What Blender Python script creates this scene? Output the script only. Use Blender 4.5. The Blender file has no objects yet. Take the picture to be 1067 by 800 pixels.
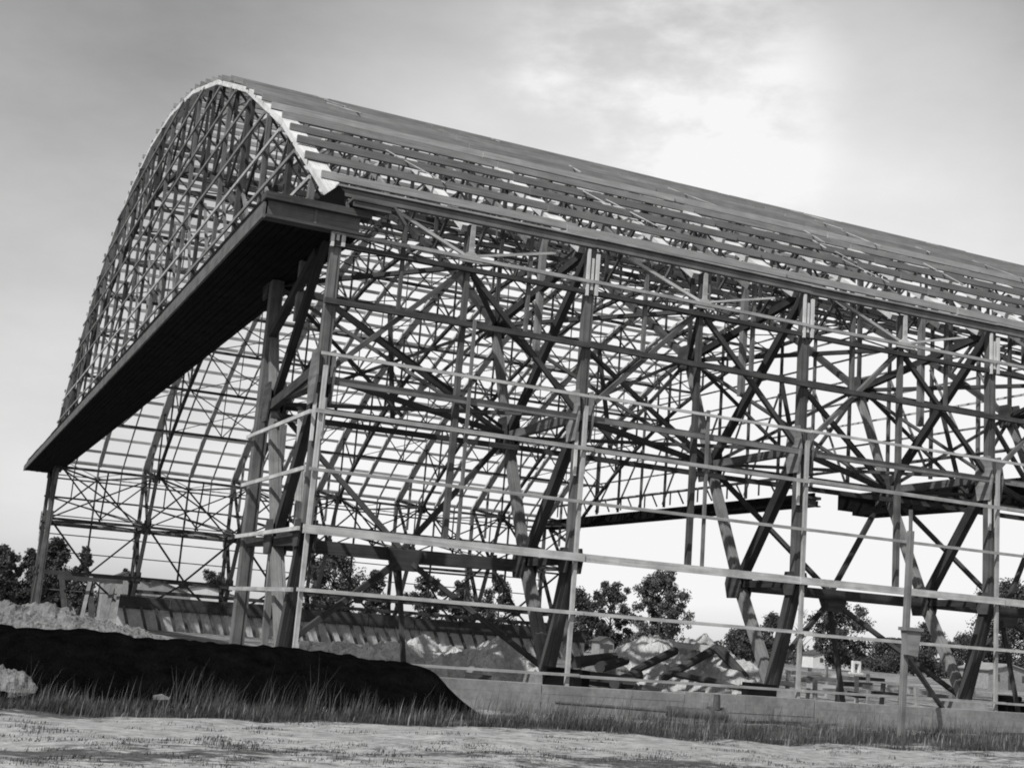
import bpy, math, random
from mathutils import Vector, Matrix, noise
R = math.radians
sc = bpy.context.scene
COL = sc.collection
rng = random.Random(7)

# ------------------------------------------------------------------ camera
YAW, PITCH, ROLL, FPX = R(23.59265598), R(10.74339015), R(4.41248975), 1360.81
CAMZ = 1.8
fw = Vector((math.sin(YAW)*math.cos(PITCH), math.cos(YAW)*math.cos(PITCH), math.sin(PITCH)))
_r = fw.cross(Vector((0, 0, 1))).normalized(); _u = _r.cross(fw)
rt = _r*math.cos(ROLL) + _u*math.sin(ROLL); up = -_r*math.sin(ROLL) + _u*math.cos(ROLL)
cd = bpy.data.cameras.new('camera'); cam = bpy.data.objects.new('camera', cd); COL.objects.link(cam)
M = Matrix((rt, up, -fw)).transposed().to_4x4(); M.translation = Vector((0, 0, CAMZ)); cam.matrix_world = M
cd.sensor_fit = 'HORIZONTAL'; cd.sensor_width = 36; cd.lens = FPX/1067*36
cd.clip_start = .1; cd.clip_end = 6000
sc.camera = cam
GZ = -0.9                                                   # ground level round the building

def at(px, py, Y):
    """point of the place seen at a photo pixel, at distance Y into the picture"""
    d = rt*((px-533.5)/FPX) - up*((py-400)/FPX) + fw
    return Vector((0, 0, CAMZ)) + d*(Y/d.y)

def ground_at(px, py, z=GZ):
    d = rt*((px-533.5)/FPX) - up*((py-400)/FPX) + fw
    return Vector((0, 0, CAMZ)) + d*((z-CAMZ)/d.z)

# ------------------------------------------------------------------ materials
def mat(name):
    m = bpy.data.materials.new(name); m.use_nodes = True
    nt = m.node_tree; b = nt.nodes['Principled BSDF']; b.inputs['Roughness'].default_value = .85
    b.inputs['Specular IOR Level'].default_value = .25
    return m, nt, b

def g(v): return (v, v, v, 1)

def ramp(nt, fac, stops):
    n = nt.nodes.new('ShaderNodeValToRGB'); el = n.color_ramp.elements
    el[0].position, el[0].color = stops[0][0], g(stops[0][1])
    el[1].position, el[1].color = stops[-1][0], g(stops[-1][1])
    for p, v in stops[1:-1]:
        e = el.new(p); e.color = g(v)
    nt.links.new(fac, n.inputs[0]); return n.outputs[0]

def mul(nt, a, b):
    n = nt.nodes.new('ShaderNodeMix'); n.data_type = 'RGBA'; n.blend_type = 'MULTIPLY'; n.inputs[0].default_value = 1
    nt.links.new(a, n.inputs[6])
    if isinstance(b, float): n.inputs[7].default_value = g(b)
    else: nt.links.new(b, n.inputs[7])
    return n.outputs[2]

def tex(nt, coord, scale, detail=4, rough=.6, sv=None):
    n = nt.nodes.new('ShaderNodeTexNoise'); n.inputs['Scale'].default_value = scale
    n.inputs['Detail'].default_value = detail; n.inputs['Roughness'].default_value = rough
    if sv:
        mp = nt.nodes.new('ShaderNodeMapping'); mp.inputs['Scale'].default_value = sv
        nt.links.new(coord, mp.inputs[0]); coord = mp.outputs[0]
    nt.links.new(coord, n.inputs['Vector']); return n.outputs[0]

def wood(name, lo, hi, stain=.65, vary=.66):
    m, nt, b = mat(name); b.inputs['Specular IOR Level'].default_value = .04; b.inputs['Roughness'].default_value = 1
    uv = nt.nodes.new('ShaderNodeUVMap'); uv.uv_map = 'grain'
    tc = nt.nodes.new('ShaderNodeTexCoord'); oi = nt.nodes.new('ShaderNodeObjectInfo')
    grain = tex(nt, uv.outputs[0], 1.0, 5, .65, (.5, 14, 1))
    c = ramp(nt, grain, [(.28, lo), (.5, (lo+hi)/2), (.72, hi)])
    st = tex(nt, tc.outputs['Object'], .9, 4, .6)
    c = mul(nt, c, ramp(nt, st, [(.35, stain), (.6, 1)]))
    c = mul(nt, c, ramp(nt, oi.outputs['Random'], [(0, vary), (1, 1.0)]))
    nt.links.new(c, b.inputs['Base Color'])
    bp = nt.nodes.new('ShaderNodeBump'); bp.inputs['Strength'].default_value = .35; bp.inputs['Distance'].default_value = .02
    nt.links.new(grain, bp.inputs['Height']); nt.links.new(bp.outputs[0], b.inputs['Normal'])
    return m

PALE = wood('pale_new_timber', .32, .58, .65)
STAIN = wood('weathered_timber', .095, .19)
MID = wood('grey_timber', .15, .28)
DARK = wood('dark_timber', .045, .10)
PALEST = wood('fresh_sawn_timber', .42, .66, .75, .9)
SHADED = wood('shaded_brace_timber', .028, .07)  # darker copy for leg braces, shade of their down-facing sides in the colour
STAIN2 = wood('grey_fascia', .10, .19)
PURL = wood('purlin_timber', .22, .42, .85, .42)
BLACK = wood('black_shaded_timber', .006, .018)  # black timber; on the door header soffit the colour stands in for shade

def stone(name, lo, hi, scale, bump=.5, dist=.05):
    m, nt, b = mat(name)
    tc = nt.nodes.new('ShaderNodeTexCoord')
    n1 = tex(nt, tc.outputs['Object'], scale, 7, .65); n2 = tex(nt, tc.outputs['Object'], scale*6, 5, .7)
    c = mul(nt, ramp(nt, n1, [(.3, lo), (.7, hi)]), ramp(nt, n2, [(.3, .62), (.65, 1)]))
    nt.links.new(c, b.inputs['Base Color'])
    bp = nt.nodes.new('ShaderNodeBump'); bp.inputs['Strength'].default_value = bump; bp.inputs['Distance'].default_value = dist
    nt.links.new(n2, bp.inputs['Height']); nt.links.new(bp.outputs[0], b.inputs['Normal'])
    return m

SAND = stone('excavated_sand', .34, .56, .5, .9, .2)
GSAND = stone('grey_sand', .10, .24, .5, .9, .2)
BOARDW = stone('limewashed_boards', .42, .62, .6, .2, .02)
CONC = stone('raw_concrete', .17, .31, .55, .5, .03)
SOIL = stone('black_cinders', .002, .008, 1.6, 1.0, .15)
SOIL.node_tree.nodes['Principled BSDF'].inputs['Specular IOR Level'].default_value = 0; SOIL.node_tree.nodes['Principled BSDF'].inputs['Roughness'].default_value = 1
WHITE = stone('white_paint', .6, .75, .8, .2, .01)
WALLG = stone('grey_boards', .22, .34, .8, .2, .02)
ROOFD = stone('dark_roofing', .05, .1, .8, .3, .02)
IRON = stone('rusty_iron', .05, .12, 2, .4, .02)
BARK = stone('bark', .03, .07, 1.5, .6, .05)

def leafmat(name, lo, hi):
    m, nt, b = mat(name)
    geo = nt.nodes.new('ShaderNodeNewGeometry')
    tc = nt.nodes.new('ShaderNodeTexCoord')
    n = tex(nt, tc.outputs['Object'], .35, 3)
    c = mul(nt, ramp(nt, geo.outputs['Random Per Island'], [(0, lo), (1, hi)]), ramp(nt, n, [(.35, .6), (.65, 1)]))
    nt.links.new(c, b.inputs['Base Color'])
    return m
LEAF = leafmat('foliage', .04, .10); LEAF2 = leafmat('pale_foliage', .06, .13)
GRASS = leafmat('grass_blades', .022, .085); STRAW = leafmat('dry_stalks', .10, .26); WEED = leafmat('weed_stalks', .04, .16)

# ------------------------------------------------------------------ mesh builder
class MB:
    def __init__(s): s.v = []; s.f = []; s.uv = []
    def beam(s, p, q, w, h, side=None, jit=.04, over=0.0):
        """rectangular timber from p to q; h is measured along 'side' made square to the length"""
        p = Vector(p); q = Vector(q); d = q-p; L = d.length
        if L < 1e-6: return s
        d /= L; p = p-d*over; q = q+d*over; L += 2*over
        sd = Vector(side) if side is not None else (Vector((0, 0, 1)) if abs(d.z) < .9 else Vector((0, 1, 0)))
        sd = sd-d*sd.dot(d)
        if sd.length < 1e-4: sd = d.orthogonal()
        sd.normalize(); ot = d.cross(sd)
        w = w*(1+rng.uniform(-jit, jit)); h = h*(1+rng.uniform(-jit, jit))
        i = len(s.v); o = rng.uniform(0, 50)
        for e in (p, q):
            for a, b in ((-1, -1), (1, -1), (1, 1), (-1, 1)):
                s.v.append(e+ot*(a*w/2)+sd*(b*h/2))
        for k in range(4):
            k2 = (k+1) % 4
            s.f.append((i+k, i+k2, i+4+k2, i+4+k)); v0 = o+k*.7
            s.uv += [(o, v0), (o, v0+(w if k % 2 == 0 else h)), (o+L, v0+(w if k % 2 == 0 else h)), (o+L, v0)]
        s.f.append((i+3, i+2, i+1, i)); s.f.append((i+4, i+5, i+6, i+7))
        s.uv += [(o, o), (o+.1, o), (o+.1, o+w), (o, o+w)]*2
        return s
    def built(s, p, q, w, h, side=None):
        """built-up timber of three planks, the middle one set proud"""
        p = Vector(p); q = Vector(q); d = (q-p).normalized()
        sd = Vector(side) if side is not None else (Vector((0, 0, 1)) if abs(d.z) < .9 else Vector((0, 1, 0)))
        sd = (sd-d*sd.dot(d)).normalized(); ot = d.cross(sd)
        t = w/3
        s.beam(p-ot*t, q-ot*t, t*.97, h*.82, sd, .02); s.beam(p, q, t*.99, h, sd, .02); s.beam(p+ot*t, q+ot*t, t*.97, h*.82, sd, .02)
        return s
    def poly(s, pts, nrm, th):
        """flat plate with outline pts, thickness th along nrm"""
        n = Vector(nrm).normalized()*th/2; i = len(s.v); k = len(pts)
        s.v += [Vector(p)-n for p in pts]+[Vector(p)+n for p in pts]
        s.f.append(tuple(range(i+k-1, i-1, -1))); s.f.append(tuple(range(i+k, i+2*k)))
        s.uv += [(p[0]*.5+p[1]*.5, p[2]*.3) for p in reversed(pts)]+[(p[0]*.5+p[1]*.5, p[2]*.3) for p in pts]
        for a in range(k):
            b = (a+1) % k; s.f.append((i+a, i+b, i+k+b, i+k+a)); s.uv += [(0, 0), (1, 0), (1, .1), (0, .1)]
        return s
    def box(s, a, b):
        x0, y0, z0 = a; x1, y1, z1 = b
        dx, dy, dz = abs(x1-x0), abs(y1-y0), abs(z1-z0); cx, cy, cz = (x0+x1)/2, (y0+y1)/2, (z0+z1)/2
        if dz >= dx and dz >= dy: return s.beam((cx, cy, z0), (cx, cy, z1), dx, dy, (0, 1, 0), 0)
        if dx >= dy: return s.beam((x0, cy, cz), (x1, cy, cz), dy, dz, (0, 0, 1), 0)
        return s.beam((cx, y0, cz), (cx, y1, cz), dx, dz, (0, 0, 1), 0)
    def tube(s, p, q, r0, r1, n=10):
        p = Vector(p); q = Vector(q); d = (q-p).normalized(); a = d.orthogonal().normalized(); b = d.cross(a); i = len(s.v)
        for e, r_ in ((p, r0), (q, r1)):
            for k in range(n):
                t = 2*math.pi*k/n; s.v.append(e+a*math.cos(t)*r_+b*math.sin(t)*r_)
        for k in range(n):
            k2 = (k+1) % n; s.f.append((i+k, i+k2, i+n+k2, i+n+k)); s.uv += [(0, k*.1), (0, k*.1+.1), ((q-p).length, k*.1+.1), ((q-p).length, k*.1)]
        s.f.append(tuple(range(i+n-1, i-1, -1))); s.f.append(tuple(range(i+n, i+2*n))); s.uv += [(0, 0)]*(2*n)
        return s
    def build(s, name, m, parent=None, origin=None, smooth=False):
        c = Vector(origin) if origin is not None else sum((Vector(v) for v in s.v), Vector())/len(s.v)
        me = bpy.data.meshes.new(name); me.from_pydata([Vector(v)-c for v in s.v], [], s.f)
        uvl = me.uv_layers.new(name='grain')
        if len(s.uv) == len(me.loops):
            uvl.data.foreach_set('uv', [x for t in s.uv for x in t])
        me.materials.append(m)
        if smooth: me.polygons.foreach_set('use_smooth', [True]*len(me.polygons))
        me.update()
        o = bpy.data.objects.new(name, me); COL.objects.link(o); place(o, c, parent); return o

WL = {}                                                      # world position of every origin, to parent without matrices
def place(o, wloc, parent=None):
    wloc = Vector(wloc); WL[o.name] = wloc
    if parent is not None:
        o.parent = parent; o.location = wloc-WL[parent.name]
    else: o.location = wloc

def tag(o, label, cat, group=None):
    o['label'] = label; o['category'] = cat
    if group: o['group'] = group
    return o

def thing(name, label, cat, loc, group=None):
    o = bpy.data.objects.new(name, None); o.empty_display_size = .5; COL.objects.link(o); place(o, loc); return tag(o, label, cat, group)

def structure(o): o['kind'] = 'structure'; return o

def dup(o, shift, parent):
    """a copy of a part and of its sub-parts, moved by shift"""
    c = o.copy(); COL.objects.link(c); place(c, WL[o.name]+Vector(shift), parent)
    for ch in list(o.children):
        d = ch.copy(); COL.objects.link(d); place(d, WL[ch.name]+Vector(shift), c)
    return c

# ------------------------------------------------------------------ hangar dimensions
X0, BAY, NB = 12.2, 10.45, 6
YC = 101.0
BX = [X0+BAY*i for i in range(NB+1)]
def ext(t): return 37.05-.0064*t*t                          # roof line over the centre
def inr(t): return 32.0-.0075*t*t
def P(t, z, side=1, x=0.0): return Vector((x, YC-side*t, z))
nB, nO1, nO2, nE = (54.6, .42), (56, 4.67), (56, 10.25), (56, 17.1)
nI1, nI2, nI3 = (51.9, 4.67), (49.1, 10.2), (46.7, 15.65)

hangar = thing('hangar_frame', 'huge arched timber hangar frame under construction, open bays and bare roof purlins', 'hangar', (X0+31, YC, GZ))

# ---- arch trusses, one at every bay line
def truss(x):
    b = MB()
    N = 12
    ts = [-55.6+111.2*k/N for k in range(N+1)]
    for k in range(N):                                       # top chord: two pale planks with a gap board
        p, q = P(ts[k], ext(ts[k])-.16, 1, x), P(ts[k+1], ext(ts[k+1])-.16, 1, x)
        b.beam(p, q, .78, .28, (0, 0, 1), .02, .03)
    chord = b.build('arch_truss', PALEST, hangar)
    b = MB()
    us = [-46.7+93.4*k/20 for k in range(21)]
    for k in range(20):
        b.beam(P(us[k], inr(us[k]), 1, x), P(us[k+1], inr(us[k+1]), 1, x), .32, .3, (0, 0, 1), .02, .03)
    b.build('bottom_chord', DARK, chord)
    for k in range(21):                                      # webs of the roof part
        t = us[k]
        e = P(t, ext(t)-.35, 1, x)
        MB().beam(P(t, inr(t), 1, x), e, .17, .18, (0, 1, 0)).build('web_post', DARK, chord)
        if k < 20:
            t2 = us[k+1]
            if t2 <= 0.01: a, c = P(t, ext(t)-.4, 1, x), P(t2, inr(t2), 1, x)
            else: a, c = P(t, inr(t), 1, x), P(t2, ext(t2)-.4, 1, x)
            MB().beam(a, c, .13, .16, (0, 0, 1)).build('web_brace', STAIN if k % 3 else DARK, chord)
    for s in (1, -1):
        p = lambda n: P(n[0], n[1], s, x)
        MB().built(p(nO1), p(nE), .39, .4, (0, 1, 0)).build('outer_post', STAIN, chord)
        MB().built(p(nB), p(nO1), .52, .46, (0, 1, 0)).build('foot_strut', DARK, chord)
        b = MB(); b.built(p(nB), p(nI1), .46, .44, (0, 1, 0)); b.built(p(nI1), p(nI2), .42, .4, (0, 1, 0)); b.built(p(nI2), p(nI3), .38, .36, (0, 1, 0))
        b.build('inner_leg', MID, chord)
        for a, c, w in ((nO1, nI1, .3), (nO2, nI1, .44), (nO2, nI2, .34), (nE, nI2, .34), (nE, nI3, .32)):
            MB().beam(p(a), p(c), w*.8, w, (0, 0, 1) if abs(a[1]-c[1]) < 1 else (0, 1, 0)).build('leg_brace', STAIN if a[1] == 10.25 and c[1] == 10.2 else SHADED, chord)
        t = 51.4
        MB().beam(p((51.4, 13.2)), P(t, ext(t)-.4, s, x), .24, .3, (0, 1, 0)).build('leg_brace', MID, chord)
        for (t, z), w, h, mm in ((nO2, .75, 1.25, MID), (nI1, .8, .8, DARK), (nI2, .8, 1.0, DARK), (nI3, .75, .8, DARK), (nO1, .55, .6, DARK)):
            for dx in (-.31, .31):
                c = P(t, z, s, x+dx)
                MB().poly([c+Vector((0, a*w, b_*h)) for a, b_ in ((-.5, -.8), (.5, -.8), (.75, 0), (.5, .8), (-.5, .8), (-.75, 0))], (1, 0, 0), .07).build('gusset_plate', mm, chord)
        o = MB(); c = P(56, 16.1, s, x)                       # pale cover boards at the head of the post
        yy = -.29*s
        o.box((x-.27, c.y+yy-.05, 15.05), (x-.15, c.y+yy+.05, 16.95)); o.box((x+.12, c.y+yy-.06, 15.1), (x+.26, c.y+yy+.04, 16.8))
        o.box((x-.07, c.y+yy-.02, 15.3), (x+.04, c.y+yy+.03, 16.6))
        o.build('cover_board', PALEST, chord)
        o = MB()
        o.box((x-.28, c.y+yy-.05, 7.9), (x-.17, c.y+yy+.05, 9.6)); o.box((x+.08, c.y+yy-.05, 8.0), (x+.2, c.y+yy+.05, 9.5))
        o.build('cover_board', PALEST, chord)
        o = MB(); c = p(nB)
        o.poly([c+Vector((0, a, z)) for a, z in ((-1.0, GZ-.3-c.z), (1.0, GZ-.3-c.z), (.6, -.1), (-.6, -.1))], (1, 0, 0), 1.5)
        o.build('footing', CONC, chord)
    return chord
first = truss(X0)
for i in range(1, NB+1): dup(first, (BAY*i, 0, 0), hangar)

# ---- purlins, both slopes, lapped boards over the trusses
STEP = 2.03
for side in (1, -1):
    for k in range(27):
        t = 1.2+STEP*k
        z = ext(t); sl = Vector((0, side, 2*.0063*t)) ; n = Vector((0, -side*2*.0063*t, 1)).normalized()
        n = Vector((0, -side*.0126*t, 1)).normalized()
        b = MB()
        lead = rng.uniform(.3, .55)
        for i in range(NB):
            off = .06 if i % 2 else -.06
            xa = BX[i]-(lead if i == 0 else .25); xb = BX[i+1]+(.6 if i == NB-1 else .25)
            ta = t+off
            p = P(ta, ext(ta)-.1, side, xa)+n*.17+Vector((0, 0, rng.uniform(-.03, .03))); q = P(ta, ext(ta)-.1, side, xb)+n*.17+Vector((0, 0, rng.uniform(-.03, .03)))
            b.beam(p, q, .15, .31, (0, 0, 1), .03)
        b.build('purlin', PURL, hangar)
b = MB()
for i in range(NB): b.beam((BX[i]-.35 if i == 0 else BX[i]-.2, YC, 37.2+(i % 2)*.03), (BX[i+1]+.2, YC, 37.2+(i % 2)*.03), .2, .34)
b.build('ridge_beam', DARK, hangar)
# light rafters half way between trusses and at the quarter points
for i in range(NB):
    for fr, mm, w in ((.5, PALEST, .46), (.25, MID, .13), (.75, MID, .13)):
        for side in (1, -1):
            b = MB(); ts = [55.6*k/14 for k in range(15)]
            for k in range(14):
                b.beam(P(ts[k], ext(ts[k])-.27, side, BX[i]+BAY*fr), P(ts[k+1], ext(ts[k+1])-.27, side, BX[i]+BAY*fr), w, .24, (0, 0, 1), .02, .03)
            b.build('rafter', mm, hangar)
# sag bars running between the purlins
for side in (1, -1):
    for i in range(NB):
        if side < 0: continue
        for j in range(6):
            x = BX[i]+BAY*rng.uniform(.25, .95); t = rng.uniform(30, 53); d = rng.uniform(1.2, 3.4); dx = rng.uniform(-2.2, .6)
            MB().beam(P(t, ext(t)+.26, side, x), P(t-d, ext(t-d)+.24, side, x+dx), .08, .04, (0, 0, 1)).build('loose_batten', PALE, hangar)

# ---- long side walls
XA, XB = X0-.25, BX[-1]+.25
XM = [X0+BAY*(i+.5) for i in range(NB)]
def girt(name, t, z, side, w, h, m, xa=XA, xb=XB):
    b = MB()
    xs = [xa]+[x for x in BX if xa+1 < x < xb-1]+[xb]
    for k in range(len(xs)-1):
        o = .03 if k % 2 else -.03
        b.beam(P(t, z+o, side, xs[k]), P(t, z-o*.3, side, xs[k+1]), w, h, (0, 0, 1), .02, .02)
    return b.build(name, m, hangar)
def brace(a, c, w, m, name='wall_brace', h=None, par=None):
    j = lambda: Vector((rng.uniform(-.06, .06), rng.uniform(-.03, .03), rng.uniform(-.06, .06)))
    return MB().beam(Vector(a)+j(), Vector(c)+j(), w*.9, (h or w)*.9, (rng.uniform(-.12, .12), 1, 0), .08, rng.uniform(0, .12)).build(name, m, par or hangar)
for s in (1, -1):
    girt('eave_beam', 56.25, 17.16, s, .22, .27, MID); girt('eave_cap', 56.28, 17.38, s, .36, .07, PALE)
    girt('wall_girt', 56.3, 15.62, s, .14, .13, PALE); girt('wall_girt', 56.2, 15.2, s, .18, .17, DARK)
    girt('wall_girt', 56.3, 13.05, s, .2, .2, DARK); girt('wall_girt', 56.32, 10.15, s, .16, .25, MID)
    girt('inner_girt', 51.6, 4.5, s, .36, .5, DARK, BX[0] if s > 0 else XA, BX[1] if s > 0 else XB)
    if s > 0: girt('inner_girt', 51.9, 4.62, s, .36, .44, DARK, BX[2]-.3, XB)
    girt('inner_girt', 48.9, 10.2, s, .28, .27, DARK); girt('inner_girt', 46.4, 15.6, s, .28, .27, DARK)
    girt('inner_girt', 50.0, 9.6, s, .2, .22, DARK)
    if s < 0:
        for z in (2.7, 6.9, 8.9, 11.0): girt('wall_girt', 56.25, z, s, .1, .12, STAIN)
        girt('inner_girt', 51.6, 3.2, s, .3, .4, DARK, BX[1], XB)
    for i in range(NB):
        xa, xm, xb = BX[i], XM[i], BX[i+1]
        f = lambda n, x: P(n[0], n[1], s, x)
        MB().beam(P(56, 4.7, s, xm), P(56, 17, s, xm), .2, .24, (0, 1, 0)).build('mid_post', DARK if i % 2 else STAIN, hangar)
        for dx in (-.25, .25):
            MB().beam(P(56, 13.0, s, xm+dx*BAY), P(56, 17, s, xm+dx*BAY), .13, .17, (0, 1, 0)).build('eave_stud', STAIN, hangar)
        # outer plane: lambda from the head of the mid post down to the girt nodes, small K above it
        brace(P(56, 15.4, s, xm), P(56, 10.3, s, xa), .2, STAIN); brace(P(56, 15.4, s, xm), P(56, 10.3, s, xb), .2, DARK)
        brace(P(56.2, 15.7, s, xm), P(56.1, 17, s, xm-3.4), .13, PALE, 'eave_brace'); brace(P(56.2, 15.7, s, xm), P(56.1, 16.6, s, xm+3.6), .1, PALE, 'eave_brace')
        MB().poly([P(56.3, 15.55, s, xm)+Vector((a, 0, c)) for a, c in ((-.5, -.1), (.5, -.1), (.3, .18), (.1, .32), (.08, 1.4), (-.08, 1.4), (-.1, .32), (-.3, .18))], (0, 1, 0), .09).build('gusset_plate', PALE, hangar)
        # inner plane
        if i != 1 or s < 0:
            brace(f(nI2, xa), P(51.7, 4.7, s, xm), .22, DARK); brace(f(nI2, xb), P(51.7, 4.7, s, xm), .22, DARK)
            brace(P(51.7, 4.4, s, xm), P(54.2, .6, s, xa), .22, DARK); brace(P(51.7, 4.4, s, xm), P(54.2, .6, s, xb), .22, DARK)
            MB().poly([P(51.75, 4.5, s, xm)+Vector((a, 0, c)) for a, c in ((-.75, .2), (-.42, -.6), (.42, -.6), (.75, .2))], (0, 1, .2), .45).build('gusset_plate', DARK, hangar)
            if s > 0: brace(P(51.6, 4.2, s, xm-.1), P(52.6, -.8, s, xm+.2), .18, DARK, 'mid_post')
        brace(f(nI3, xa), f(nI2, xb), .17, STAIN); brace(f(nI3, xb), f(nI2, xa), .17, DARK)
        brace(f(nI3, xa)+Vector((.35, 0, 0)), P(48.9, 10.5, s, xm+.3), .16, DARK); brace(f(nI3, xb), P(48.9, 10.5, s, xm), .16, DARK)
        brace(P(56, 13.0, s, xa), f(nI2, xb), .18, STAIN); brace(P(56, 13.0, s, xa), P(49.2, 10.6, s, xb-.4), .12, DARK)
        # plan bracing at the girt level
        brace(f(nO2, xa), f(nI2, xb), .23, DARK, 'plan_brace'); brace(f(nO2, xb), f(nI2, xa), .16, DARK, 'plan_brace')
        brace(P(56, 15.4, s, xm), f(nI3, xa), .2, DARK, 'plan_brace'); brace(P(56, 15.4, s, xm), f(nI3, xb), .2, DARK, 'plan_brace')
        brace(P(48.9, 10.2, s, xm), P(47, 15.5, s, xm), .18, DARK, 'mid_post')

# ---- sway frames along the roof
for t in (40, 33.4, 26.7, 20, 13.3, 6.7, 0, -6.7, -13.3, -20, -26.7, -33.4, -40):
    b = MB()
    for i in range(NB): b.beam(P(t, inr(t)+(i % 2)*.05, 1, BX[i]-.1), P(t, inr(t)+(i % 2)*.05, 1, BX[i+1]+.1), .2, .26)
    fr = b.build('sway_frame', DARK, hangar)
    for i in range(NB):
        m_ = P(t, inr(t)+.1, 1, XM[i]); hi = ext(t)-.5
        brace(m_, P(t, hi, 1, BX[i]), .115, DARK, 'sway_brace', par=fr); brace(m_, P(t, hi, 1, BX[i+1]), .115, DARK, 'sway_brace', par=fr)
        brace(m_, P(t, hi, 1, XM[i]), .1, STAIN, 'hanger', par=fr)
        t2 = t+6.7
        if abs(t2) < 45:                                     # plan bracing on the bottom chords
            brace(P(t, inr(t), 1, BX[i]), P(t2, inr(t2), 1, BX[i+1]), .09, DARK, 'chord_brace', par=fr)
            if i % 2: brace(P(t, inr(t), 1, BX[i+1]), P(t2, inr(t2), 1, BX[i]), .09, DARK, 'chord_brace', par=fr)

# ---- gable ends
for x, sg in ((X0-.36, -1), (BX[-1]+.36, 1)):
    z = 18.6; k = 0
    while z < 35.5:
        th = math.sqrt((36.6-z)/.0064)
        MB().beam(P(th, z, 1, x-.14*-sg), P(-th, z+.04, 1, x-.14*-sg), .09, .16).build('gable_girt', PALE if k < 3 and k % 3 != 1 else MID, hangar)
        z += 2.05; k += 1
    for j in range(-9, 10):
        t = 5.35*j+.6
        MB().beam(P(t, 16.9, 1, x), P(t, ext(t)-.45, 1, x), .2, .3, (0, 1, 0)).build('gable_stud', DARK if j % 2 else STAIN, hangar)
    for j in range(-9, 9):
        t = 5.35*j+.6; t2 = t+5.35
        if j < 0:
            MB().beam(P(t, 17.2, 1, x+.2*-sg), P(t2, (ext(t2)+17)/2, 1, x+.2*-sg), .14, .18, (0, 0, 1)).build('gable_brace', MID, hangar)
        else:
            MB().beam(P(t2, 17.2, 1, x+.2*-sg), P(t, (ext(t)+17)/2, 1, x+.2*-sg), .14, .18, (0, 0, 1)).build('gable_brace', MID, hangar)

# ---- door headers, long boxes across both ends
def header(xf, xb, sg, ya=44.7, yb=157.5):
    lo, hi = 15.62, 16.62
    b = MB()
    n = 12
    for k in range(n):                                       # soffit of long boards, its shade put into the near-black colour
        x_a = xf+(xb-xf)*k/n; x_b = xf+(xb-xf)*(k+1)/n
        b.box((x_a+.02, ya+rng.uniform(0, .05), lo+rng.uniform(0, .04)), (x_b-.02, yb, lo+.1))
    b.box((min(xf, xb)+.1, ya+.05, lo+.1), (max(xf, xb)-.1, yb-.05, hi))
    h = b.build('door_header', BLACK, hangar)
    b = MB(); y = ya-.06
    while y < yb:                                            # fascia boards end to end on the front
        y2 = min(y+7, yb+.06); b.box((xf+sg*.02, y+.01, lo-.04+rng.uniform(0, .03)), (xf+sg*.12, y2-.01, lo+.52+rng.uniform(0, .05))); y = y2
    b.build('fascia', STAIN2, h)
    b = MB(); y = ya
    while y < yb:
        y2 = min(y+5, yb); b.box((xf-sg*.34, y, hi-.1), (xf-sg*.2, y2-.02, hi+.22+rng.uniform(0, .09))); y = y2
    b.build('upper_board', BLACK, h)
    b = MB(); mid = (xf+xb)/2
    b.box((min(xf, xb)+.05, ya-.07, lo+.12), (mid-.02, ya+.02, lo+.82)); b.box((mid+.02, ya-.06, lo+.1), (max(xf, xb)-.12, ya+.02, lo+.8))
    b.box((mid-.05, ya-.1, lo+.1), (mid+.05, ya-.03, lo+.84))
    b.build('end_panel', STAIN2, h)
    b = MB(); b.box((min(xf, xb)-.12, ya-.32, hi-.36), (max(xf, xb)+.25, ya+.4, hi-.1))
    b.box((min(xf, xb)-.02, ya-.22, lo-.02), (max(xf, xb)+.3, ya+.3, lo+.09))
    b.build('end_ledge', DARK, h)
    return h
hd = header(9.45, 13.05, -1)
b = MB(); b.poly([(11.1, 44.75, 16.5), (12.25, 44.75, 16.5), (12.2, 44.75, 17.1), (11.95, 44.75, 17.3)], (0, 1, 0), .5); b.build('peak_block', BLACK, hd)
b = MB(); b.box((12.4, 43.98, 16.72), (14.0, 45.2, 16.82)); b.beam((14.0, 44.05, 16.75), (14.5, 44.05, 16.15), .16, .1); b.box((12.45, 44.05, 16.5), (13.9, 44.12, 16.7)); b.build('corner_ledge', STAIN, hd)
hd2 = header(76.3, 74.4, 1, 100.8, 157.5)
b = MB(); b.box((75.3, 44.9, 14.95), (77.7, 96.4, 16.3)); b.box((75.2, 44.9, 14.35), (77.6, 94.2, 14.95)); b.build('drop_beam', BLACK, hangar)
b = MB(); b.beam((74.4, 45, 18.3), (74.4, 157, 18.3), .18, .18)
for k in range(20, 40): b.beam((74.4, 46+k*2.8, 16.9), (74.4, 46+k*2.8+(1.2 if k % 2 else 0), 18.3), .12, .14)
b.build('rail', DARK, hd2)
for x in (X0-.1, BX[-1]+.1):                                  # jamb columns under the headers
    for s in (1, -1):
        MB().built(P(47.7, GZ, s, x), P(47.7, 15.6, s, x), .5, .66, (0, 1, 0)).build('jamb_column', STAIN, hangar)
        MB().beam(P(47.7, 9.9, s, x), P(56, 10.6, s, x), .3, .4).build('jamb_tie', DARK, hangar)
        MB().beam(P(47.7, 4.6, s, x), P(56, 4.4, s, x), .26, .36).build('jamb_tie', DARK, hangar)
        MB().beam(P(47.7, 13.2, s, x), P(54, 15.4, s, x), .3, .34, (0, 0, 1)).build('jamb_tie', DARK, hangar)
MB().built(P(51.8, 9.6, 1, X0+.5), P(54.0, .3, 1, X0+.6), .3, .26, (0, 1, 0)).build('jamb_strut', PALE, hangar)
MB().beam(P(50.3, 9.2, 1, X0+.2), P(50.8, GZ, 1, X0+.3), .24, .2, (0, 1, 0)).build('jamb_strut', MID, hangar)

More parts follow.
